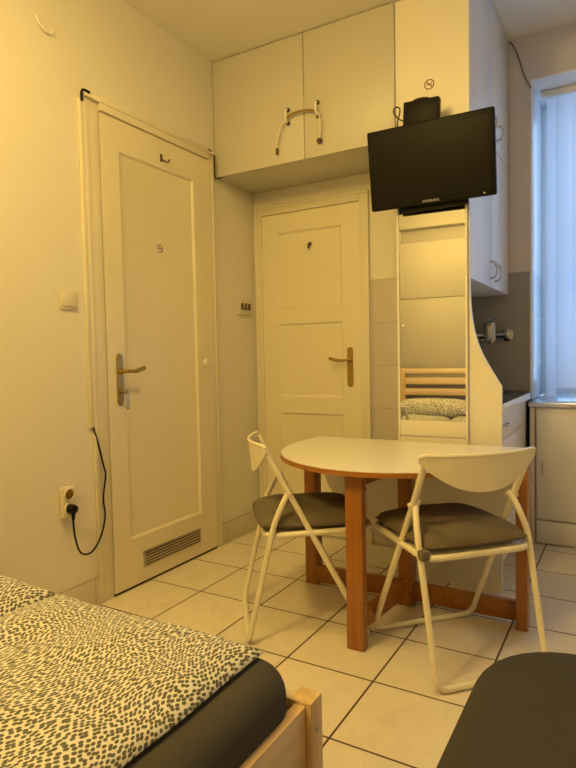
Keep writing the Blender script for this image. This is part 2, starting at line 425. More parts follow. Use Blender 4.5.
def no_smoking(bm_list, centre, right, up, nrm, r, parent):
    """Round no-smoking sticker: white disc, red ring and bar, small cigarette."""
    c, ri, u, n = Vector(centre), Vector(right), Vector(up), Vector(nrm)
    bm = bmesh.new(); lathe(bm, [(r, 0), (r, .0006)], c, n, 32)
    disc = part('sticker', bm, M['edge'], parent, 'round no smoking sticker')
    bm = bmesh.new()
    def ringv(rad, h): return [bm.verts.new(c + n*h + rad*(math.cos(2*PI*k/36)*ri + math.sin(2*PI*k/36)*u)) for k in range(36)]
    A, B = ringv(r*.98, .0011), ringv(r*.78, .0011); C0, D0 = ringv(r*.98, .0005), ringv(r*.78, .0005)
    for k in range(36):
        j = (k+1) % 36
        bm.faces.new((A[k], A[j], B[j], B[k])); bm.faces.new((A[k], C0[k], C0[j], A[j])); bm.faces.new((B[k], B[j], D0[j], D0[k]))
    d = (ri - u).normalized(); e = (ri + u).normalized()
    def bar(a, b_, wd, h0, h1, dd, ee):
        P = [c+n*h+dd*x+ee*y for h in (h0, h1) for x, y in ((a, -wd), (b_, -wd), (b_, wd), (a, wd))]
        v = [bm.verts.new(p) for p in P]
        for f in ((0, 1, 2, 3), (4, 5, 6, 7), (0, 1, 5, 4), (1, 2, 6, 5), (2, 3, 7, 6), (3, 0, 4, 7)): bm.faces.new([v[i] for i in f])
    bar(-r*.82, r*.82, r*.10, .0007, .0013, d, e)
    part('ring', bm, M['red'], disc)
    bm = bmesh.new()
    bar(-r*.55, r*.3, r*.10, .0005, .0009, ri, u); bar(r*.36, r*.52, r*.10, .0005, .0009, ri, u)
    for x in (.34, .46):
        tube(bm, smooth_path([c+n*.0009+ri*r*x+u*r*.16, c+n*.0009+ri*r*(x+.06)+u*r*.28, c+n*.0009+ri*r*x+u*r*.4], 3), r*.035, 6)
    part('cigarette', bm, M['ink'], disc)
    return disc

# left door
d1 = panel_door('door_1', 'x', -1.243, -.476, .012, 2.178, [(-1.137, -.606, .235, 2.037)], .014, M['doorp'])
d1['label'] = 'cream panelled door in the left wall with brass lever and vent'
casing('door_casing', 'x', -1.331, -.428, 2.226, .083, .046, .045, .012, d1, .026)
pl, V = lever_set(d1, 'x', -1.176, .874, 1.114, .014, 1.032, 1, .112)
bm = bmesh.new()                                         # key with ring and fob hanging from the lock
tube(bm, [V(0, .014, .936), V(0, .034, .936)], .004, 8)
lathe(bm, [(.011, -.0015), (.011, .0015)], V(0, .042, .936), V(1, 0, 0)-V(0, 0, 0), 16)
tube(bm, smooth_path([V(.0, .046+.010*math.sin(t), .924+.012*math.cos(t)) for t in [2*PI*k/10 for k in range(10)]], 2, True), .0012, 6, True)
part('key', bm, M['chrome'], d1, 'silver key in the lock')
bm = bmesh.new(); rect_box(bm, .054, .059, -1.181, -1.163, .858, .914, .002); part('key_fob', bm, M['steel'], d1, 'dark key fob hanging below the lock')
bm = bmesh.new(); rect_box(bm, .0142, .019, -1.062, -.624, .080, .158, .003)
vg = part('vent_grille', bm, M['steel'], d1, 'slotted vent grille')
for k in range(5):
    bm = bmesh.new(); rect_box(bm, .0185, .0198, -1.050, -.636, .0865+k*.0142, .093+k*.0142); part('vent_slot_shade', bm, M['brown'], vg, 'dark strip painted as the shade in a slot')  # solid strips on the grille, slot shade put into their colour
bm = bmesh.new(); lathe(bm, [(.004, 0), (.007, .004), (.017, .008), (.021, .016), (.018, .023), (.010, .027)], (.014, -.556, 1.063), (1, 0, 0), 20)
part('knob', bm, M['white'], d1, 'small white round knob')
no_smoking(None, (.0028, -.868, 1.636), (0, 1, 0), (0, 0, 1), (1, 0, 0), .021, d1)
bm = bmesh.new()
rect_box(bm, .0142, .018, -.862, -.846, 2.066, 2.104, .002)
tube(bm, smooth_path([(.017, -.854, 2.078), (.034, -.850, 2.068), (.040, -.834, 2.064), (.036, -.820, 2.074), (.034, -.814, 2.084)], 4), .0042, 8)
part('coat_hook', bm, M['brown'], d1, 'small dark coat hook on the top rail')
bm = bmesh.new(); rect_box(bm, .001, .012, -1.246, -.476, .0005, .0118); part('door_gap_shade', bm, M['dark_strip'], d1, 'dark gap shade under the door')  # solid box filling the gap, its shade put into the colour
# far door
px0, px1 = .170, .602
d2 = panel_door('door_2', 'y', .063, .712, .012, 1.949, [(px0, px1, 1.375, 1.836), (px0, px1, .840, 1.284), (px0, px1, .22, .740)], .012, M['doorp'])
d2['label'] = 'cream three-panel door in the far wall beside the tiles'
casing('door_casing', 'y', .030, .772, 2.006, .032, .058, .054, .020, d2)
lever_set(d2, 'y', .648, .901, 1.132, .012, 1.056, -1, .110)
bm = bmesh.new(); tube(bm, smooth_path([(.393, -.002, 1.752), (.393, -.016, 1.747), (.394, -.022, 1.735), (.392, -.016, 1.722)], 4), .006, 8)
lathe(bm, [(.012, 0), (.012, .003), (.008, .005)], (.393, -.0005, 1.750), (0, -1, 0), 14)
part('coat_hook', bm, M['brown'], d2, 'small brown hook on the upper panel')
for z in (.35, 1.62):
    bm = bmesh.new(); tube(bm, [(.0615, -.014, z-.045), (.0615, -.014, z+.045)], .006, 8); part('hinge', bm, M['casing'], d2)

# ------------------------------------------------------------------ window and blind
win = struct('window_1', box(1.532, 2.75, 1.075, 1.082, .80, 2.655), M['glass'], 'window with daylight behind the vertical blind')
bm = bmesh.new(); fy0, fy1 = 1.05, 1.11
for a, b_ in ((1.532, 1.607), (2.12, 2.18), (2.69, 2.75)): rect_box(bm, a, b_, fy0, fy1, .80, 2.655, .004)
rect_box(bm, 1.607, 2.69, fy0, fy1, .80, .87, .004); rect_box(bm, 1.607, 2.69, fy0, fy1, 2.59, 2.655, .004)
part('window_frame', bm, M['upvc'], win)
bl = thing('vertical_blind', 'white translucent vertical blind hanging in the kitchen window', 'blind', (2.15, .80, .81))
bm = bmesh.new(); rect_box(bm, 1.565, 2.74, .775, .825, 2.604, 2.642, .004); part('headrail', bm, M['white'], bl, 'white headrail under the lintel')
x = 1.594; i = 0
while x < 1.97:
    bm = bmesh.new(); wdt = .060 if i == 0 else .089; zb = .806 if i == 0 else .862
    pts = []
    a = .10 if i else -.25
    for k in range(7):
        t = k/6-.5; pts.append((x+wdt/2 + wdt*t*math.cos(a), .80 + wdt*t*math.sin(a) + .006*math.cos(t*PI)))
    n = len(pts); poly = pts + [(p[0], p[1]+.0006) for p in reversed(pts)]
    prism(bm, poly, 'z', zb, 2.604); part('slat', bm, M['blind'], bl, sharp=60)
    x += wdt-.003; i += 1
for xx in (1.738, 1.826, 1.912):
    bm = bmesh.new(); tube(bm, [(xx, .793, .802), (xx, .793, .86)], .003, 6); part('bead_chain', bm, M['white'], bl)

# ------------------------------------------------------------------ kitchen run
ep = thing('kitchen_end_panel', 'tall off-white kitchen end panel with a curved front edge behind the table', 'panel', (1.31, YB+.009, 0))
out = [(1.0705, 0), (1.547, 0), (1.547, .932)]
curve = smooth_path([(1.547, 0, .932), (1.517, 0, .984), (1.484, 0, 1.042), (1.453, 0, 1.106), (1.430, 0, 1.187), (1.416, 0, 1.278), (1.4115, 0, 1.369), (1.411, 0, 1.44)], 5)
out += [(p.x, p.z) for p in curve[1:]] + [(1.411, ZC-.002), (1.0705, ZC-.002)]
bm = bmesh.new(); prism(bm, out, 'y', YB, YB+.018); part('board', bm, M['lam'], ep, sharp=25)
bm = bmesh.new()
strip = [Vector((1.5475, 0, 0)), Vector((1.5475, 0, .932))] + [Vector((p.x+.0004, 0, p.z)) for p in curve[1:]] + [Vector((1.4115, 0, ZC-.003))]
L0 = []; R0 = []
for p in strip:
    L0.append((bm.verts.new((p.x+.0006, YB-.0006, p.z)), bm.verts.new((p.x+.0006, YB+.0186, p.z)), bm.verts.new((p.x-.0016, YB-.0006, p.z)), bm.verts.new((p.x-.0016, YB+.0186, p.z))))
for A, B in zip(L0, L0[1:]):
    bm.faces.new((A[0], A[1], B[1], B[0])); bm.faces.new((A[2], A[0], B[0], B[2])); bm.faces.new((A[1], A[3], B[3], B[1])); bm.faces.new((A[3], A[2], B[2], B[3]))
bm.faces.new([L0[0][k] for k in (0, 2, 3, 1)]); bm.faces.new([L0[-1][k] for k in (0, 1, 3, 2)])
part('edge_band', bm, M['edge'], ep, 'pale edge band along the curved edge', sharp=25)
no_smoking(None, (1.233, YB-.0002, 2.324), (1, 0, 0), (0, 0, 1), (0, -1, 0), .024, ep)

# mirror, slightly turned and tipped on the panel
mr = thing('wall_mirror', 'tall narrow mirror on the end panel under the television, reflecting the bed', 'mirror', (1.241, YB-.016, .655))
RM = Matrix.Translation((1.241, YB-.016, .770)) @ Matrix.Rotation(math.radians(1.75), 4, "Z") @ Matrix.Rotation(math.radians(-.2), 4, "X")
bm = bmesh.new(); rect_box(bm, -.154, .154, -.004, .0, 0, 1.12, .0008, 1); bm.transform(RM); part('glass', bm, M['mirror'], mr)
for s in (-1, 1):
    bm = bmesh.new(); rect_box(bm, s*.1545-.009*(s < 0), s*.1545+.009*(s > 0), -.009, .004, -.115, 1.124, .001, 1); bm.transform(RM); part('side_strip', bm, M['edge'], mr, 'thin pale edge strip')
bm = bmesh.new(); rect_box(bm, -.154, .154, -.006, .004, -.075, -.001, .001, 1); bm.transform(RM); part('lower_panel', bm, M['lam'], mr, 'pale panel below the glass')
bm = bmesh.new(); rect_box(bm, -.154, .154, -.006, .004, -.115, -.078, .001, 1); bm.transform(RM); part('lower_panel', bm, M['lam'], mr, 'pale panel below the glass')

# wall cabinets
def wall_cabinet(z0, z1, label, handles, splits):
    t = thing('kitchen_wall_cabinet', label, 'cabinet', (1.24, .1, z0), 0, 'kitchen wall cabinets')
    part('carcass', box(1.075, 1.392, YB+.019, .588, z0, z1, .001), M['lamk'], t)
    ds = []
    for (a, b_) in splits:
        ds.append(part('door', box(1.393, 1.411, a+.0015, b_-.0015, z0+.001, z1-.002, .002), M['lamk'], t))
    for di, y, za, zb in handles:
        bm = bmesh.new(); bow_handle(bm, (1.411, y, za), (1.411, y, zb), (1, 0, 0), .0052, .030)
        part('handle', bm, M['steel'], ds[di], 'curved metal pull handle')
    return t
SPL = [(YB+.019, .125), (.125, .590)]
wall_cabinet(1.424, 2.163, 'lower white kitchen wall cabinet with two curved handles above the tap', [(0, .075, 1.470, 1.556), (1, .190, 1.466, 1.552)], SPL)
wall_cabinet(2.166, ZK-.004, 'upper white kitchen wall cabinet reaching the ceiling behind the television', [(1, .245, 2.222, 2.298), (0, .075, 2.222, 2.298)], SPL)

# base unit, worktop
bc = thing('kitchen_base_cabinet', 'white kitchen drawer unit under the dark worktop', 'cabinet', (1.3, .05, 0))
part('carcass', box(1.075, 1.515, YB+.019, .41, .10, .815, .001), M['lamk'], bc)
part('plinth', box(1.075, 1.47, YB+.019, .41, 0, .098, .001), M['lamk'], bc)
for (za, zb, nm) in ((.680, .812, 'drawer'), (.395, .676, 'drawer'), (.105, .391, 'drawer')):
    dr = part(nm, box(1.516, 1.534, YB+.021, .408, za, zb, .002), M['lamk'], bc)
    bm = bmesh.new(); zc = zb-.062 if zb-za < .2 else zb-.07
    bow_handle(bm, (1.534, -.305, zc), (1.534, -.215, zc), (1, 0, 0), .005, .026); part('handle', bm, M['steel'], dr)
wt = thing('worktop', 'dark kitchen worktop with a bright white front edge', 'worktop', (1.3, .1, .817))
part('slab', box(1.072, 1.540, YB+.019, .588, .817, .850, .002), M['granite'], wt)
part('edge_trim', box(1.541, 1.553, YB+.019, .448, .816, .851, .003), M['upvc'], wt, 'bright white front edge')
# tap
tp = thing('wall_tap', 'chrome wall-mounted mixer tap over the worktop', 'tap', (1.31, .588, 1.19))
bm = bmesh.new()
for xx in (1.195, 1.405):
    lathe(bm, [(.038, 0), (.038, .012), (.027, .018), (.027, .060), (.020, .064)], (xx, .589, 1.188), (0, -1, 0), 20)
tube(bm, [(1.195, .534, 1.188), (1.405, .534, 1.188)], .021, 16)
part('body', bm, M['chrome'], tp)
bm = bmesh.new(); lathe(bm, [(.030, -.055), (.036, -.04), (.036, .055), (.032, .066), (.024, .070)], (1.322, .510, 1.195), (0, 0, 1), 20); part('cartridge', bm, M['chrome'], tp)
bm = bmesh.new(); tube(bm, smooth_path([(1.322, .510, 1.262), (1.328, .48, 1.280), (1.338, .43, 1.280), (1.343, .40, 1.274)], 4), [.010]*13, 8); part('lever', bm, M['chrome'], tp)
bm = bmesh.new(); tube(bm, smooth_path([(1.300, .515, 1.150), (1.285, .45, 1.155), (1.25, .34, 1.165), (1.22, .24, 1.160), (1.215, .22, 1.14)], 5), .010, 10); part('spout', bm, M['chrome'], tp)

# cabinet under the window
wc = thing('window_base_cabinet', 'beige cabinet under the kitchen window with a slim dark handle', 'cabinet', (2.1, .51, 0))
part('carcass', box(1.583, 2.9, .424, .598, .0, .772, .001), M['lamk'], wc)
part('stile', box(1.556, 1.580, .405, .598, 0, .772, .001), M['kwall'], wc)
dA = part('door', box(1.592, 2.10, .405, .423, .145, .742, .002), M['lamk'], wc)
dB = part('door', box(2.105, 2.9, .405, .423, .145, .742, .002), M['lamk'], wc)
part('plinth', box(1.592, 2.9, .408, .423, .010, .135, .002), M['lamk'], wc)
bm = bmesh.new(); rect_box(bm, 1.6195, 1.6265, .396, .4055, .395, .470, .002); part('handle', bm, M['steel'], dA, 'slim dark vertical handle')
struct('window_sill', box(1.549, 2.75, .40, 1.049, .7755, .800, .003), M['alu'], 'pale window sill')
struct('trim_4', box(1.540, 1.5555, .44, .588, 0, .80, .001), M['dark_strip'], 'dark filler strip beside the window cabinet')

# wire on the window wall
bm = bmesh.new(); tube(bm, smooth_path([(1.418, .592, 2.885), (1.432, .594, 2.880), (1.462, .594, 2.815), (1.489, .594, 2.719), (1.508, .594, 2.66), (1.530, .594, 2.615), (1.540, .594, 2.60)], 6), .0034, 8)
single('cable', bm, M['wire'], 'thin wire running down the wall to the top corner of the window', 'cable')

# ------------------------------------------------------------------ overhead cabinet above the far door
oc = thing('overhead_cabinet', 'wide off-white cupboard above the far door reaching the ceiling', 'cabinet', (.53, -.19, 2.101))
part('carcass', box(.003, 1.070, -.379, -.002, 2.101, ZC-.003, .001), M['cab'], oc)
doors = []
for a, b_ in ((.004, .5805), (.5835, 1.069)):
    doors.append(part('door', box(a, b_, -.398, -.380, 2.102, ZC-.004, .002), M['cab'], oc))
for di, x in ((0, .490), (1, .664)):
    bm = bmesh.new(); bow_handle(bm, (x, -.398, 2.300), (x, -.398, 2.368), (0, -1, 0), .0048, .028)
    part('handle', bm, M['edge'], doors[di], 'pale bow handle with dark feet')
    for z in (2.300, 2.368):
        bm = bmesh.new(); lathe(bm, [(.0105, 0), (.0105, .010), (.008, .014)], (x, -.3985, z), (0, -1, 0), 12); part('handle_foot', bm, M['brown'], doors[di])
sc = thing('door_cord', 'cord looped through both handles of the cupboard above the door', 'cord', (.575, -.424, 2.17))
bm = bmesh.new(); cp = smooth_path([(.424, -.412, 2.172), (.436, -.420, 2.225), (.458, -.424, 2.281), (.490, -.421, 2.318), (.535, -.422, 2.336), (.600, -.422, 2.335), (.664, -.420, 2.317), (.684, -.424, 2.282), (.687, -.421, 2.23), (.676, -.412, 2.178)], 6)
tube(bm, cp, .0042, 8); part('cord', bm, M['plastic'], sc)
bm = bmesh.new(); tube(bm, cp[17:38], .0054, 8); part('cord_sleeve', bm, M['brass'], sc, 'darker brown middle stretch of the cord')
bm = bmesh.new(); tube(bm, [(.4235, -.412, 2.150), (.4245, -.412, 2.180)], .0075, 10); part('cord_end', bm, M['brown'], sc, 'dark end bead of the cord')
bm = bmesh.new(); lathe(bm, [(.013, -.006), (.0145, 0), (.013, .006)], (.675, -.412, 2.172), (0, 1, 0), 16); part('cord_end', bm, M['brown'], sc, 'dark end bead of the cord')

# ------------------------------------------------------------------ television and receiver
TY = -.50
tv = thing('television', 'black flat television on a bracket over the mirror', 'television', (1.26, TY, 1.75))
RT = Matrix.Translation((1.2625, -.505, 1.933)) @ Matrix.Rotation(math.radians(.35), 4, 'Y') @ Matrix.Rotation(math.radians(9), 4, 'X')
def tvp(name, bm, mat, label=None, parent=None):
    bm.transform(RT); return part(name, bm, mat, parent or tv, label)
bm = bmesh.new(); rect_box(bm, -.2835, .2835, 0, .030, -.177, .177, .008, 3); rect_box(bm, -.17, .17, .030, .052, -.12, .12, .010, 2)
hs = tvp('housing', bm, M['black'])
bm = bmesh.new(); w, h = .259, .143
rect_box(bm, -w, w, -.0012, .0005, -h-.006, h+.004); tvp('screen', bm, M['screen'], 'dark glossy screen')
bm = bmesh.new(); lathe(bm, [(.0035, 0), (.0035, .0015)], (.235, -.0005, -.164), (0, -1, 0), 12); tvp('power_button', bm, M['steel'])
cu = bpy.data.curves.new('logo_text', 'FONT'); cu.body = 'SAMSUNG'; cu.size = .0155; cu.align_x = 'CENTER'; cu.extrude = .0004; cu.space_character = 1.12
to = bpy.data.objects.new('logo_text', cu); COL.objects.link(to)
dg = bpy.context.evaluated_depsgraph_get(); me = bpy.data.meshes.new_from_object(to.evaluated_get(dg))
bm = bmesh.new(); bm.from_mesh(me); bpy.data.objects.remove(to); bpy.data.meshes.remove(me)
bm.transform(RT @ Matrix.Translation((.002, -.0009, -.1685)) @ Matrix.Rotation(PI/2, 4, 'X'))
part('lettering', bm, M['logo'], tv, 'pale maker lettering under the screen')
bm = bmesh.new(); rect_box(bm, 1.215, 1.305, TY+.046, YB-.022, 1.90, 1.97, .004)
rect_box(bm, 1.19, 1.33, YB-.026, YB-.021, 1.86, 2.01, .001); part('bracket', bm, M['black'], tv)
bm = bmesh.new(); rect_box(bm, 1.10, 1.42, TY+.056, TY+.078, 1.742, 1.772, .006, 2); part('reflection_bar', bm, M['black'], tv)  # solid bar standing in for the set's dark reflection in the mirror

rc = thing('receiver', 'small black receiver box standing on top of the television', 'receiver', (1.22, -.455, 2.128))
RB = Matrix.Translation((1.226, -.490, 2.1085)) @ Matrix.Rotation(math.radians(2.4), 4, 'Y')
bm = bmesh.new(); rect_box(bm, -.080, .080, -.018, .020, 0, .106, .003); bm.transform(RB); part('case', bm, M['black'], rc)
bm = bmesh.new(); pts = [(-.038, .105)] + [(.038*-math.cos(PI*k/10), .105+.009*math.sin(PI*k/10)) for k in range(1, 10)] + [(.038, .105)]
prism(bm, pts, 'y', -.016, -.004); bm.transform(RB); part('hump', bm, M['black'], rc, 'rounded hump on the top edge')
bm = bmesh.new(); tube(bm, smooth_path([(1.155, -.468, 2.150), (1.140, -.470, 2.150), (1.118, -.474, 2.162), (1.097, -.478, 2.185), (1.094, -.480, 2.205), (1.106, -.481, 2.216), (1.123, -.480, 2.206), (1.121, -.478, 2.182), (1.112, -.476, 2.155), (1.108, -.475, 2.118)], 5), .0030, 8)
part('cord', bm, M['black'], rc, 'looped black cord')

# ------------------------------------------------------------------ things on the left wall
sw = thing('light_switch', 'ivory square light switch on the wall left of the door', 'switch', (0, -1.436, 1.300))
part('plate', box(.0005, .009, -1.482, -1.393, 1.300, 1.383, .004), M['plastic'], sw)
part('rocker', box(.009, .015, -1.471, -1.406, 1.312, 1.371, .003), M['plastic'], sw)
so = thing('wall_socket', 'ivory double power socket low on the wall left of the door', 'socket', (0, -1.487, .435))
bm = bmesh.new(); rect_box(bm, .0005, .025, -1.521, -1.455, .432, .560, .005, 3); part('box', bm, M['plastic'], so)
for z in (.528, .468):
    bm = bmesh.new(); lathe(bm, [(.0285, 0), (.0285, .006), (.0255, .007), (.0225, .0065), (.0215, .0010)], (.025, -1.488, z), (1, 0, 0), 24)
    cup = part('socket_face', bm, M['plastic'], so)
    bm = bmesh.new(); lathe(bm, [(.0205, 0), (.0205, .0006)], (.0262, -1.488, z), (1, 0, 0), 24); part('recess_shade', bm, M['brass'], cup, 'flat disc with the shade of the hole painted in')  # flat brass-coloured disc, the hole's shade is only its colour
pc = thing('power_cord', 'black power cord hanging from the white duct to the socket', 'cord', (.045, -1.38, .25))
bm = bmesh.new(); lathe(bm, [(.014, -.002), (.0185, .002), (.0195, .018), (.017, .028), (.010, .032)], (.033, -1.490, .470), (1, 0, 0), 20)
tube(bm, [(.052, -1.491, .470), (.054, -1.493, .452), (.057, -1.498, .425)], [.012, .009, .0055], 10); part('plug', bm, M['black'], pc, 'round black plug')
bm = bmesh.new(); tube(bm, smooth_path([(.057, -1.498, .430), (.054, -1.491, .362), (.050, -1.469, .292), (.046, -1.438, .263), (.042, -1.396, .260), (.038, -1.354, .290), (.035, -1.321, .344), (.033, -1.307, .400), (.033, -1.312, .451), (.032, -1.310, .495), (.030, -1.293, .575), (.027, -1.301, .621), (.018, -1.318, .717), (.012, -1.334, .785), (.010, -1.342, .83)], 6), .0040, 8)
part('cord', bm, M['black'], pc)
du = thing('cable_duct', 'slim cream cable duct running up beside the near door and along its top', 'duct', (.006, -1.343, .79))
part('upright_duct', box(.0005, .015, -1.352, -1.3325, .790, 2.205, .002), M['casing'], du)
part('head_duct', box(.0005, .014, -1.312, -.470, 2.2285, 2.245, .002), M['casing'], du)
bm = bmesh.new(); tube(bm, smooth_path([(.0195, -1.3425, 2.190), (.0195, -1.3425, 2.222), (.0195, -1.336, 2.236), (.019, -1.318, 2.240), (.0185, -1.300, 2.238)], 4), .0058, 8)
single('cable', bm, M['black'], 'short black cable bend at the top left corner of the near door', 'cable')
bm = bmesh.new(); tube(bm, smooth_path([(.018, -.474, 2.236), (.022, -.446, 2.230), (.022, -.4275, 2.218), (.020, -.4225, 2.190), (.021, -.4225, 2.14), (.021, -.4215, 2.100), (.022, -.413, 2.0915), (.055, -.401, 2.0935)], 5), .0038, 8)
single('cable', bm, M['black'], 'black cable turning down beside the left end of the overhead cupboard', 'cable')
hk = thing('key_rack', 'pale key rack with three dark pegs on the wall between the two doors', 'rack', (0, -.132, 1.345))
part('plate', box(.0005, .010, -.206, -.062, 1.345, 1.428, .002), M['plastic'], hk)
part('shelf_lip', box(.010, .016, -.206, -.062, 1.345, 1.353, .002), M['casing'], hk)
for y in (-.172, -.134, -.096):
    bm = bmesh.new(); prism(bm, [(y-.0085, 1.372), (y+.0085, 1.372), (y+.005, 1.412), (y-.005, 1.412)], 'x', .010, .020, .002)
    part('peg', bm, M['brown'], hk, 'dark peg')
bm = bmesh.new(); tube(bm, smooth_path([(.006, -1.545, 2.452), (.010, -1.535, 2.425), (.012, -1.505, 2.405), (.010, -1.478, 2.410), (.006, -1.468, 2.424)], 5), .0042, 8)
single('wall_hook', bm, M['white'], 'small pale curved hook high on the left wall', 'hook')

# ------------------------------------------------------------------ drop-leaf table
TB = thing('drop_leaf_table', 'half-round drop-leaf table with glossy cream top and orange brown legs', 'table', (1.185, -.72, 0))
ZT = .680; cx, cyT, R = 1.176, -.70, .494
def halfdisc(r, ry, y0, n=40): return [(cx+r*math.cos(PI+PI*k/n), y0+ry*math.sin(PI+PI*k/n)) for k in range(n+1)]
pts = [(cx+R, -.485), (cx-R, -.485)] + halfdisc(R, .548, cyT)
bm = bmesh.new(); prism(bm, pts, 'z', ZT-.020, ZT-.0025); ed = part('tabletop', bm, M['table_edge'], TB, 'half-round top with brown edge')
pts2 = [(cx+R-.003, -.487), (cx-R+.003, -.487)] + halfdisc(R-.003, .545, cyT)
bm = bmesh.new(); prism(bm, pts2, 'z', ZT-.0025, ZT); part('top_surface', bm, M['table_top'], ed, 'glossy cream laminate surface')
lp = [(cx-R, ZT-.030), (cx+R, ZT-.030), (cx+R, ZT-.06)] + [(cx+R*math.cos(-PI*k/40), ZT-.06-.45*math.sin(PI*k/40)) for k in range(1, 40)] + [(cx-R, ZT-.06)]
bm = bmesh.new(); prism(bm, lp, 'y', -.478, -.458, .001); part('drop_leaf', bm, M['lam'], TB, 'folded-down pale half-round leaf hanging behind the legs')
zt = ZT-.0205
def leg(x0, x1, y0, y1, nm='leg'): return part(nm, box(x0, x1, y0, y1, 0, zt, .004), M['table_wood'], TB)
leg(.705, .765, -.694, -.630); leg(1.662, 1.706, -.742, -.680)
leg(1.180, 1.240, -.725, -.665, 'gate_post')
# gate leg, turned with the gate
ga = math.atan2(-1.150+.72, 1.175-1.215)
gd = Vector((math.cos(ga), math.sin(ga), 0)); gn = Vector((-gd.y, gd.x, 0))
def gate_box(p, a0, a1, w, z0, z1, bev=.004):
    bm = bmesh.new(); rect_box(bm, a0, a1, -w/2, w/2, z0, z1, bev)
    bm.transform(Matrix.Translation((p[0], p[1], 0)) @ Matrix.Rotation(ga, 4, 'Z')); return bm
bm = bmesh.new(); rect_box(bm, 1.142, 1.209, -1.180, -1.138, 0, zt, .004); part('gate_leg', bm, M['table_wood'], TB, 'swung-out front leg')
part('gate_rail', gate_box((1.215, -.745), .02, .40, .022, .055, .135), M['table_wood'], TB)
part('gate_rail', gate_box((1.215, -.745), .02, .40, .022, .60, .650), M['table_wood'], TB)
part('stretcher', box(.765, 1.662, -.700, -.672, .018, .098, .003), M['table_wood'], TB)
part('top_rail', box(.765, 1.662, -.692, -.670, .575, .655, .003), M['table_wood'], TB)
for z in (.12, .60):
    bm = bmesh.new(); lathe(bm, [(.008, 0), (.008, .005), (.004, .007)], (1.209, -1.155, z), (1, 0, 0), 10); part('bolt', bm, M['brass'], TB)

# ------------------------------------------------------------------ folding chairs
def make_chair(name, label, loc, rz, group):
    t = thing(name, label, 'chair', loc, rz, group); r = .0112; z = r+.001
    L = dict(local=True)
    wf, wt_ = .221, .200
    def F(s, zz): return (s*(wf+(wt_-wf)*zz/.57), .2265-.515*zz, zz)
    bm = bmesh.new(); path = [(-.200, -.158, .742), F(-1, .57), (-wf, .2265, z), (wf, .2265, z), F(1, .57), (.200, -.158, .742)]
    tube(bm, round_corners(path, .045, 6), r, 12); part('front_frame', bm, M['tube'], t, **L)
    bm = bmesh.new(); wb = .208
    side = lambda s: [(s*.180, -.062, .585), (s*.198, -.082, .552), (s*.212, -.122, .47), (s*.213, -.138, .415), (s*wb, -.2265, z)]
    path = smooth_path(side(-1)[:4], 4) + [Vector((-wb, -.232, z)), Vector((wb, -.232, z))] + list(reversed(smooth_path(side(1)[:4], 4)))
    tube(bm, round_corners(path, .040, 5), r, 12); part('rear_frame', bm, M['tube'], t, **L)
    for s in (-1, 1):
        bm = bmesh.new(); lathe(bm, [(.008, 0), (.008, .010), (.005, .012)], (s*.208, -.068, .572), (s, 0, 0), 12); part('rivet', bm, M['tube'], t, **L)
    # seat: tube rim and pressed panel
    sx, y0, y1, zs = .205, -.160, .250, .412
    rim = round_corners([(0, y0, zs), (-sx, y0, zs), (-sx, y1, zs+.012), (sx, y1, zs+.012), (sx, y0, zs), (0, y0, zs)], .06, 7)[:-1]
    bm = bmesh.new(); tube(bm, rim, .0115, 12, True); part('seat_rim', bm, M['tube'], t, **L)
    bm = bmesh.new(); pl_ = [(p.x*.97, (p.y-.045)*.97+.045+.0003) for p in rim[1:]]
    prism(bm, pl_, 'z', zs-.004, zs+.008, .002); part('seat_panel', bm, M['seatpl'], t, **L)
    # backrest: curved sheet, wide, bowed back, rounded bottom
    bm = bmesh.new(); nx, nz = 28, 10; g = []
    for side_ in (0, 1):
        rows = []
        for i in range(nx+1):
            u = -1+2*i/nx; col = []
            top = .752 + .004*abs(u)**3 - .010*max(0, (abs(u)-.88)/.12)**2
            bot = .628 + .102*abs(u)**2.2
            for j in range(nz+1):
                v = j/nz; zz = bot+(top-bot)*v
                yy = -.200 + .048*abs(u)**2.0 - .10*(zz-.70)*.9 - .004*(1-abs(u))
                yy += .006*side_
                col.append(bm.verts.new((u*.224, yy, zz)))
            rows.append(col)
        g.append(rows)
    for side_ in (0, 1):
        for i in range(nx):
            for j in range(nz):
                q = (g[side_][i][j], g[side_][i+1][j], g[side_][i+1][j+1], g[side_][i][j+1]); bm.faces.new(q if side_ else q[::-1])
    for i in range(nx):
        for j in (0, nz): bm.faces.new((g[0][i][j], g[1][i][j], g[1][i+1][j], g[0][i+1][j]))
    for j in range(nz):
        for i in (0, nx): bm.faces.new((g[0][i][j], g[1][i][j], g[1][i][j+1], g[0][i][j+1]))
    br = part('backrest', bm, M['seatpl'], t, sharp=50, **L)
    bm = bmesh.new()
    edge = [Vector((u*.224, -.200+.048*abs(u)**2-.09*((.752+.004*abs(u)**3-.010*max(0, (abs(u)-.88)/.12)**2)-.70)-.004*(1-abs(u))+.003, .752+.004*abs(u)**3-.010*max(0, (abs(u)-.88)/.12)**2)) for u in [-1+2*i/36 for i in range(37)]]
    tube(bm, edge, .0065, 8); part('backrest_rim', bm, M['tube'], br, 'rolled top edge', **L)
    return t

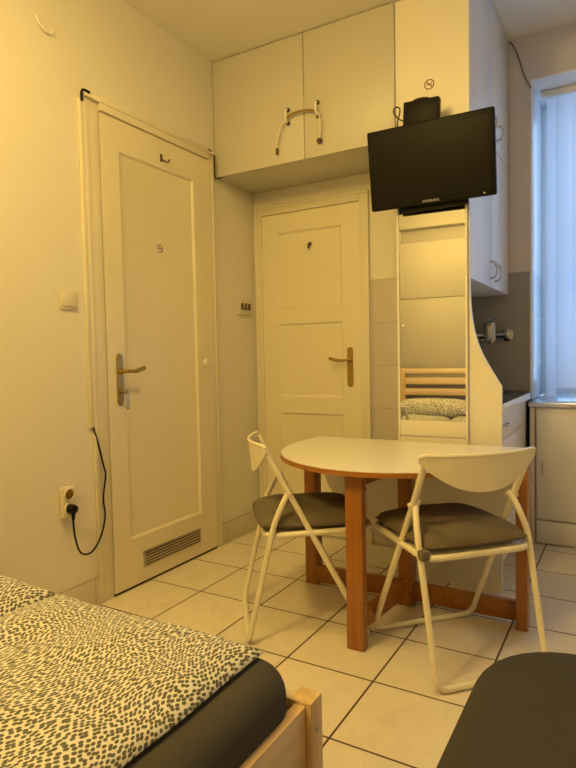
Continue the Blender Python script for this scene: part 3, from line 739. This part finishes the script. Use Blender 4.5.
def make_cushion(label, loc, rz, seed, group, dx=0):
    t = thing('seat_cushion', label, 'cushion', loc, rz, group)
    bm = bmesh.new(); n = 22; top = []; bot = []
    for i in range(n+1):
        ra = []; rb = []
        for j in range(n+1):
            u, v = -1+2*i/n, -1+2*j/n
            k = 1-.06*(u*u*v*v)
            x, y = u*.206*k + dx, v*.216*k + .048
            e = (1-abs(u)**5)*(1-abs(v)**5)
            puff = .037*e**.35 + .014*(1-u*u)*(1-v*v)
            for (bu, bv) in ((-.4, -.4), (.4, -.4), (-.4, .4), (.4, .4)): puff -= .010*math.exp(-((u-bu)**2+(v-bv)**2)*60)
            puff += .005*noise.noise(Vector((u*2.2+seed, v*2.2, seed)))
            ra.append(bm.verts.new((x, y, .024+max(puff, .002)))); rb.append(bm.verts.new((x, y, .024-min(.022, .020*e**.4+.0015))))
        top.append(ra); bot.append(rb)
    for i in range(n):
        for j in range(n):
            bm.faces.new((top[i][j], top[i+1][j], top[i+1][j+1], top[i][j+1])); bm.faces.new((bot[i][j], bot[i][j+1], bot[i+1][j+1], bot[i+1][j]))
    for i in range(n):
        for j in (0, n): bm.faces.new((top[i][j], bot[i][j], bot[i+1][j], top[i+1][j]))
        for j in (0, n): bm.faces.new((top[j][i], bot[j][i], bot[j][i+1], top[j][i+1]))
    part('pad', bm, M['cushion'], t, local=True, sharp=60)
    for u in (-.4, .4):
        for v in (-.4, .4):
            bm = bmesh.new(); lathe(bm, [(.008, 0), (.007, .003), (.003, .005)], (u*.206+dx, v*.216+.048, .061), (0, 0, 1), 10); part('button', bm, M['cushion'], t, local=True)
    for s in (-1,):
        bm = bmesh.new(); rect_box(bm, s*.2065-.017, s*.2065+.017, -.164, -.130, -.016, .018, .007, 2)
        part('tie', bm, M['cushion'], t, 'cloth tie wrapped round the chair frame', local=True)
    return t
RZ1 = math.atan2(.687, -.727)-PI/2
c1 = (1.494, -1.006, 0)
make_chair('folding_chair', 'cream folding chair with its back to the camera, right of the table', c1, RZ1, 'folding chairs')
make_cushion('taupe cushion on the chair with its back to the camera', (c1[0], c1[1], .4235), RZ1, 1.3, 'seat cushions')
RZ2 = math.atan2(.663, .749)-PI/2-math.radians(5)
c2 = (.872, -1.030, 0)
make_chair('folding_chair', 'cream folding chair seen from the side at the left end of the table', c2, RZ2, 'folding chairs')
make_cushion('taupe cushion on the chair seen from the side', (c2[0]-.018, c2[1]-.014, .4235), RZ2, 4.1, 'seat cushions')

# ------------------------------------------------------------------ bed
BX0, BX1, BY0, BY1 = .045, 1.455, -4.10, -1.985
bd = thing('bed', 'wide pine bed frame along the left wall in the foreground', 'bed', ((BX0+BX1)/2, (BY0+BY1)/2, 0))
for x in (BX0, BX1-.055): part('foot_post', box(x, x+.055, BY1-.055, BY1, 0, .338, .004), M['pine_z'], bd)
for x in (BX0, BX1-.055): part('head_post', box(x, x+.055, BY0, BY0+.055, 0, .955, .004), M['pine_z'], bd)
for x in (BX0+.008, BX1-.040): part('side_rail', box(x, x+.028, BY0+.056, BY1-.056, .195, .332, .003), M['pine_y'], bd)
part('foot_rail', box(BX0+.056, BX1-.056, BY1-.045, BY1-.017, .195, .332, .003), M['pine_x'], bd)
part('headboard_rail', box(BX0+.056, BX1-.056, BY0+.006, BY0+.048, .895, .945, .004), M['pine_x'], bd)
for z in (.775, .655, .535): part('headboard_slat', box(BX0+.056, BX1-.056, BY0+.014, BY0+.036, z, z+.072, .003), M['pine_x'], bd)
bm = bmesh.new()
for k in range(14): rect_box(bm, BX0+.037, BX1-.041, BY0+.12+k*.142, BY0+.19+k*.142, .196, .214)
part('bed_slats', bm, M['pine_x'], bd)
bm = bmesh.new(); lathe(bm, [(.006, 0), (.006, .002), (.004, .004)], (BX1, BY1-.028, .27), (1, 0, 0), 12); part('bolt', bm, M['steel'], bd)
# mattress in dark fitted sheet: rounded block
def rounded_block(x0, x1, y0, y1, z0, z1, rc_, re, nz=0.0, seed=0, sub=None):
    """Rounded-corner plan, rounded top edge."""
    bm = bmesh.new(); pl_ = []
    for (cx_, cy_, a0) in ((x1-rc_, y1-rc_, 0), (x0+rc_, y1-rc_, PI/2), (x0+rc_, y0+rc_, PI), (x1-rc_, y0+rc_, 1.5*PI)):
        for k in range(9):
            a = a0+PI/2*k/8; pl_.append((cx_+rc_*math.cos(a), cy_+rc_*math.sin(a), math.cos(a), math.sin(a)))
    rings = []
    prof = [(re*.7, z0), (0.0, z0+re*.7)] + [(0.0, z0+(z1-z0)*.5)] + [(re*(1-math.cos(t)), z1-re+re*math.sin(t)) for t in [PI/2*k/6 for k in range(7)]]
    for ins, z in prof:
        rings.append([bm.verts.new((p[0]-p[2]*ins, p[1]-p[3]*ins, z)) for p in pl_])
    n = len(pl_)
    for A, B in zip(rings, rings[1:]):
        for k in range(n): bm.faces.new((A[k], A[(k+1) % n], B[(k+1) % n], B[k]))
    bm.faces.new(rings[0][::-1])
    # concentric fill on top
    cxm, cym = (x0+x1)/2, (y0+y1)/2; prev = rings[-1]
    for s in (.8, .5, .2):
        ring = [bm.verts.new((cxm+(v.co.x-cxm)*s, cym+(v.co.y-cym)*s, z1+.006*(1-s))) for v in rings[-1]]
        for k in range(n): bm.faces.new((prev[k], prev[(k+1) % n], ring[(k+1) % n], ring[k]))
        prev = ring
    bm.faces.new(prev)
    if nz:
        for v in bm.verts:
            v.co += Vector((noise.noise(v.co*4+Vector((seed, 0, 0))), noise.noise(v.co*4+Vector((0, seed, 0))), .6*noise.noise(v.co*5)))*nz
    return bm
bm = rounded_block(.075, 1.426, -4.03, -2.024, .216, .425, .095, .060, .003, 3)
single('mattress', bm, M['sheet'], 'mattress in a dark grey fitted sheet on the pine bed', 'mattress', sharp=60)

def duvet(x0, x1, y0, y1, zb, th, seed, lift=0.0):
    bm = bmesh.new(); nx, ny = 46, 90; T = []; B = []
    for i in range(nx+1):
        ta = []; ba = []
        for j in range(ny+1):
            u, v = i/nx, j/ny
            x = x0+(x1-x0)*u; y = y0+(y1-y0)*v
            e = min(u, 1-u)*(x1-x0); f = min(v, 1-v)*(y1-y0)
            ed_ = min(e, f); k = 1-math.exp(-ed_/.045)
            p = Vector((x*2.6+seed, y*2.6, seed))
            wv = .022*noise.noise(p) + .010*noise.noise(p*2.3) + .005*noise.noise(p*5)
            wob = .012*noise.noise(Vector((x*5, y*5, seed+9)))
            xx = x + wob*(1 if ed_ < .1 else 0.3); yy = y + .012*noise.noise(Vector((x*5+4, y*5, seed+3)))*(1 if ed_ < .1 else .3)
            zt_ = zb+lift*u + th*k + wv*k + .004
            ta.append(bm.verts.new((xx, yy, zt_))); ba.append(bm.verts.new((xx, yy, zb+lift*u+.0015*k)))
        T.append(ta); B.append(ba)
    for i in range(nx):
        for j in range(ny):
            bm.faces.new((T[i][j], T[i+1][j], T[i+1][j+1], T[i][j+1])); bm.faces.new((B[i][j], B[i][j+1], B[i+1][j+1], B[i+1][j]))
    for i in range(nx):
        for j in (0, ny): bm.faces.new((T[i][j], B[i][j], B[i+1][j], T[i+1][j]))
    for j in range(ny):
        for i in (0, nx): bm.faces.new((T[i][j], B[i][j], B[i][j+1], T[i][j+1]))
    return bm
single('duvet', duvet(.694, 1.348, -3.62, -2.062, .4345, .048, 2.0), M['duvet'], 'seed-print duvet on the near half of the bed, with its corner at the bed post', 'duvet', 'duvets', 60)
single('duvet', duvet(.050, .686, -3.62, -2.066, .4345, .064, 7.5), M['duvet'], 'seed-print duvet on the far half of the bed, along the wall', 'duvet', 'duvets', 60)
def pillow(cx_, cy_, zb, wx, wy, h, seed):
    bm = bmesh.new(); n = 24; T = []; B = []
    for i in range(n+1):
        ta = []; ba = []
        for j in range(n+1):
            u, v = -1+2*i/n, -1+2*j/n; e = ((1-u**4)*(1-v**4))**.5
            k = 1-.08*(1-u*u)*0 - .05*u*u*v*v
            w = .012*noise.noise(Vector((u*2+seed, v*2, seed)))
            ta.append(bm.verts.new((cx_+u*wx*k, cy_+v*wy*k, zb+h*.35+e*(h*.65+w)))); ba.append(bm.verts.new((cx_+u*wx*k, cy_+v*wy*k, zb+h*.35-e*h*.34-.0003)))
        T.append(ta); B.append(ba)
    for i in range(n):
        for j in range(n):
            bm.faces.new((T[i][j], T[i+1][j], T[i+1][j+1], T[i][j+1])); bm.faces.new((B[i][j], B[i][j+1], B[i+1][j+1], B[i+1][j]))
    bmesh.ops.remove_doubles(bm, verts=bm.verts, dist=.0008)
    return bm
for cx_, hw, s, lb in ((.46, .385, 1, 'seed-print pillow against the headboard on the wall side, seen in the mirror'), (1.14, .285, 5, 'seed-print pillow against the headboard on the room side, behind the camera')):
    single('pillow', pillow(cx_, -3.80, .430, hw, .17, .21, s), M['pillow'], lb, 'pillow', 'pillows', 60)

# cupboard behind the headboard (seen only in the mirror)
cb = thing('storage_cupboard', 'cream cupboard standing behind the headboard, seen in the mirror', 'cupboard', (.85, -4.37, 0))
part('carcass', box(.004, 1.70, -4.60, -4.190, 0, 2.34, .002), M['cupb'], cb)
part('back_panel', box(.004, 1.70, -4.60, -4.300, 2.3405, 2.505, .002), M['cupb'], cb)
part('fascia', box(.004, 1.70, -4.60, -4.180, 2.5055, 2.735, .002), M['cupb'], cb)
for a, b_ in ((.006, .85), (.853, 1.698)):
    dl = part('door', box(a, b_, -4.189, -4.170, .06, 1.720, .002), M['cupb'], cb)
    part('door', box(a, b_, -4.189, -4.170, 1.727, 2.34, .002), M['cupb'], cb)
    bm = bmesh.new(); lathe(bm, [(.006, 0), (.008, .01), (.014, .016), (.014, .024), (.006, .028)], (a+.05 if a < .5 else b_-.05, -4.170, 1.43), (0, 1, 0), 14); part('knob', bm, M['white'], dl)

# ------------------------------------------------------------------ grey sofa seat, lower right
sf = thing('sofa', 'charcoal grey upholstered seat with a rounded corner at the lower right', 'sofa', (2.16, -2.3, 0))
bm = rounded_block(1.766, 2.62, -2.86, -1.705, .10, .435, .20, .050, .002, 5); part('seat', bm, M['sofa'], sf, sharp=60)
for x in (1.86, 2.50):
    for y in (-2.72, -1.95):
        bm = bmesh.new(); lathe(bm, [(.018, 0), (.024, .112)], (x, y, 0), (0, 0, 1), 16); part('leg', bm, M['black'], sf)

# ------------------------------------------------------------------ ceiling lamp above the frame, plus an added fill lamp
def ceiling_lamp(LX, LY, label, watts, disc):
    lm = thing('ceiling_lamp', label, 'lamp', (LX, LY, ZC-.115), 0, 'ceiling lamps')
    bm = bmesh.new(); lathe(bm, [(.15, 0), (.15, -.022), (.13, -.026)], (LX, LY, ZC-.001), (0, 0, 1), 32); part('base', bm, M['brass'], lm)
    bm = bmesh.new(); lathe(bm, [(.145*math.cos(t), -.028-.085*math.sin(t)) for t in [PI/2*k/10 for k in range(11)]], (LX, LY, ZC), (0, 0, 1), 32)
    part('glass_bowl', bm, M['glow'], lm)
    ld = bpy.data.lights.new('bulb', 'POINT'); ld.energy = watts; ld.color = LAMP; ld.shadow_soft_size = .09
    lo = bpy.data.objects.new('bulb', ld); COL.objects.link(lo); lo.location = (LX, LY, ZC-.225)
    ad = bpy.data.lights.new('lamp_disc', 'AREA'); ad.shape = 'DISK'; ad.size = .26; ad.energy = disc; ad.color = LAMP
    ao = bpy.data.objects.new('lamp_disc', ad); COL.objects.link(ao); ao.location = (LX, LY, ZC-.118)
LAMP = (1, .675, .18)
ceiling_lamp(1.14, -1.75, 'round glass ceiling lamp above the foot of the bed, out of the picture', 4.5, 9.4)
ceiling_lamp(.72, -3.05, 'added unseen fill lamp behind the camera above the pillows, out of the picture', 60, 1.0)  # extra lamp put in to even the brightness of wall and end panel
# daylight
w = bpy.data.worlds.new('sky'); bpy.context.scene.world = w; w.use_nodes = True
bg = w.node_tree.nodes['Background']; bg.inputs[0].default_value = (.33, .60, 1.0, 1); bg.inputs[1].default_value = 3.3
pd = bpy.data.lights.new('window_daylight', 'AREA'); pd.shape = 'RECTANGLE'; pd.size = 1.2; pd.size_y = 1.85; pd.cycles.is_portal = True
po = bpy.data.objects.new('window_daylight', pd); COL.objects.link(po); po.location = (2.15, 1.13, 1.73); po.rotation_euler = (-PI/2, 0, 0)

# ------------------------------------------------------------------ camera
yaw, pitch, roll = .528495, .047362, -.019656
sy, cy_, sp, cp_ = math.sin(yaw), math.cos(yaw), math.sin(pitch), math.cos(pitch)
fwd = Vector((-sy*cp_, cy_*cp_, -sp)); right = Vector((cy_, sy, 0)); up = right.cross(fwd)
r = right*math.cos(roll)+up*math.sin(roll); u = -right*math.sin(roll)+up*math.cos(roll)
cd = bpy.data.cameras.new('camera'); co = bpy.data.objects.new('camera', cd); COL.objects.link(co)
cd.sensor_fit = 'VERTICAL'; cd.sensor_height = 24; cd.lens = 24*586.94/768; cd.clip_start = .02
m = Matrix((r, u, -fwd)).transposed().to_4x4(); m.translation = Vector((2.04212, -3.11558, 1.08618)); co.matrix_world = m
sce = bpy.context.scene; sce.camera = co
sce.view_settings.view_transform = 'Standard'; sce.view_settings.look = 'None'; sce.view_settings.gamma = 1
sce.view_settings.exposure = .07
sce.view_settings.use_curve_mapping = False
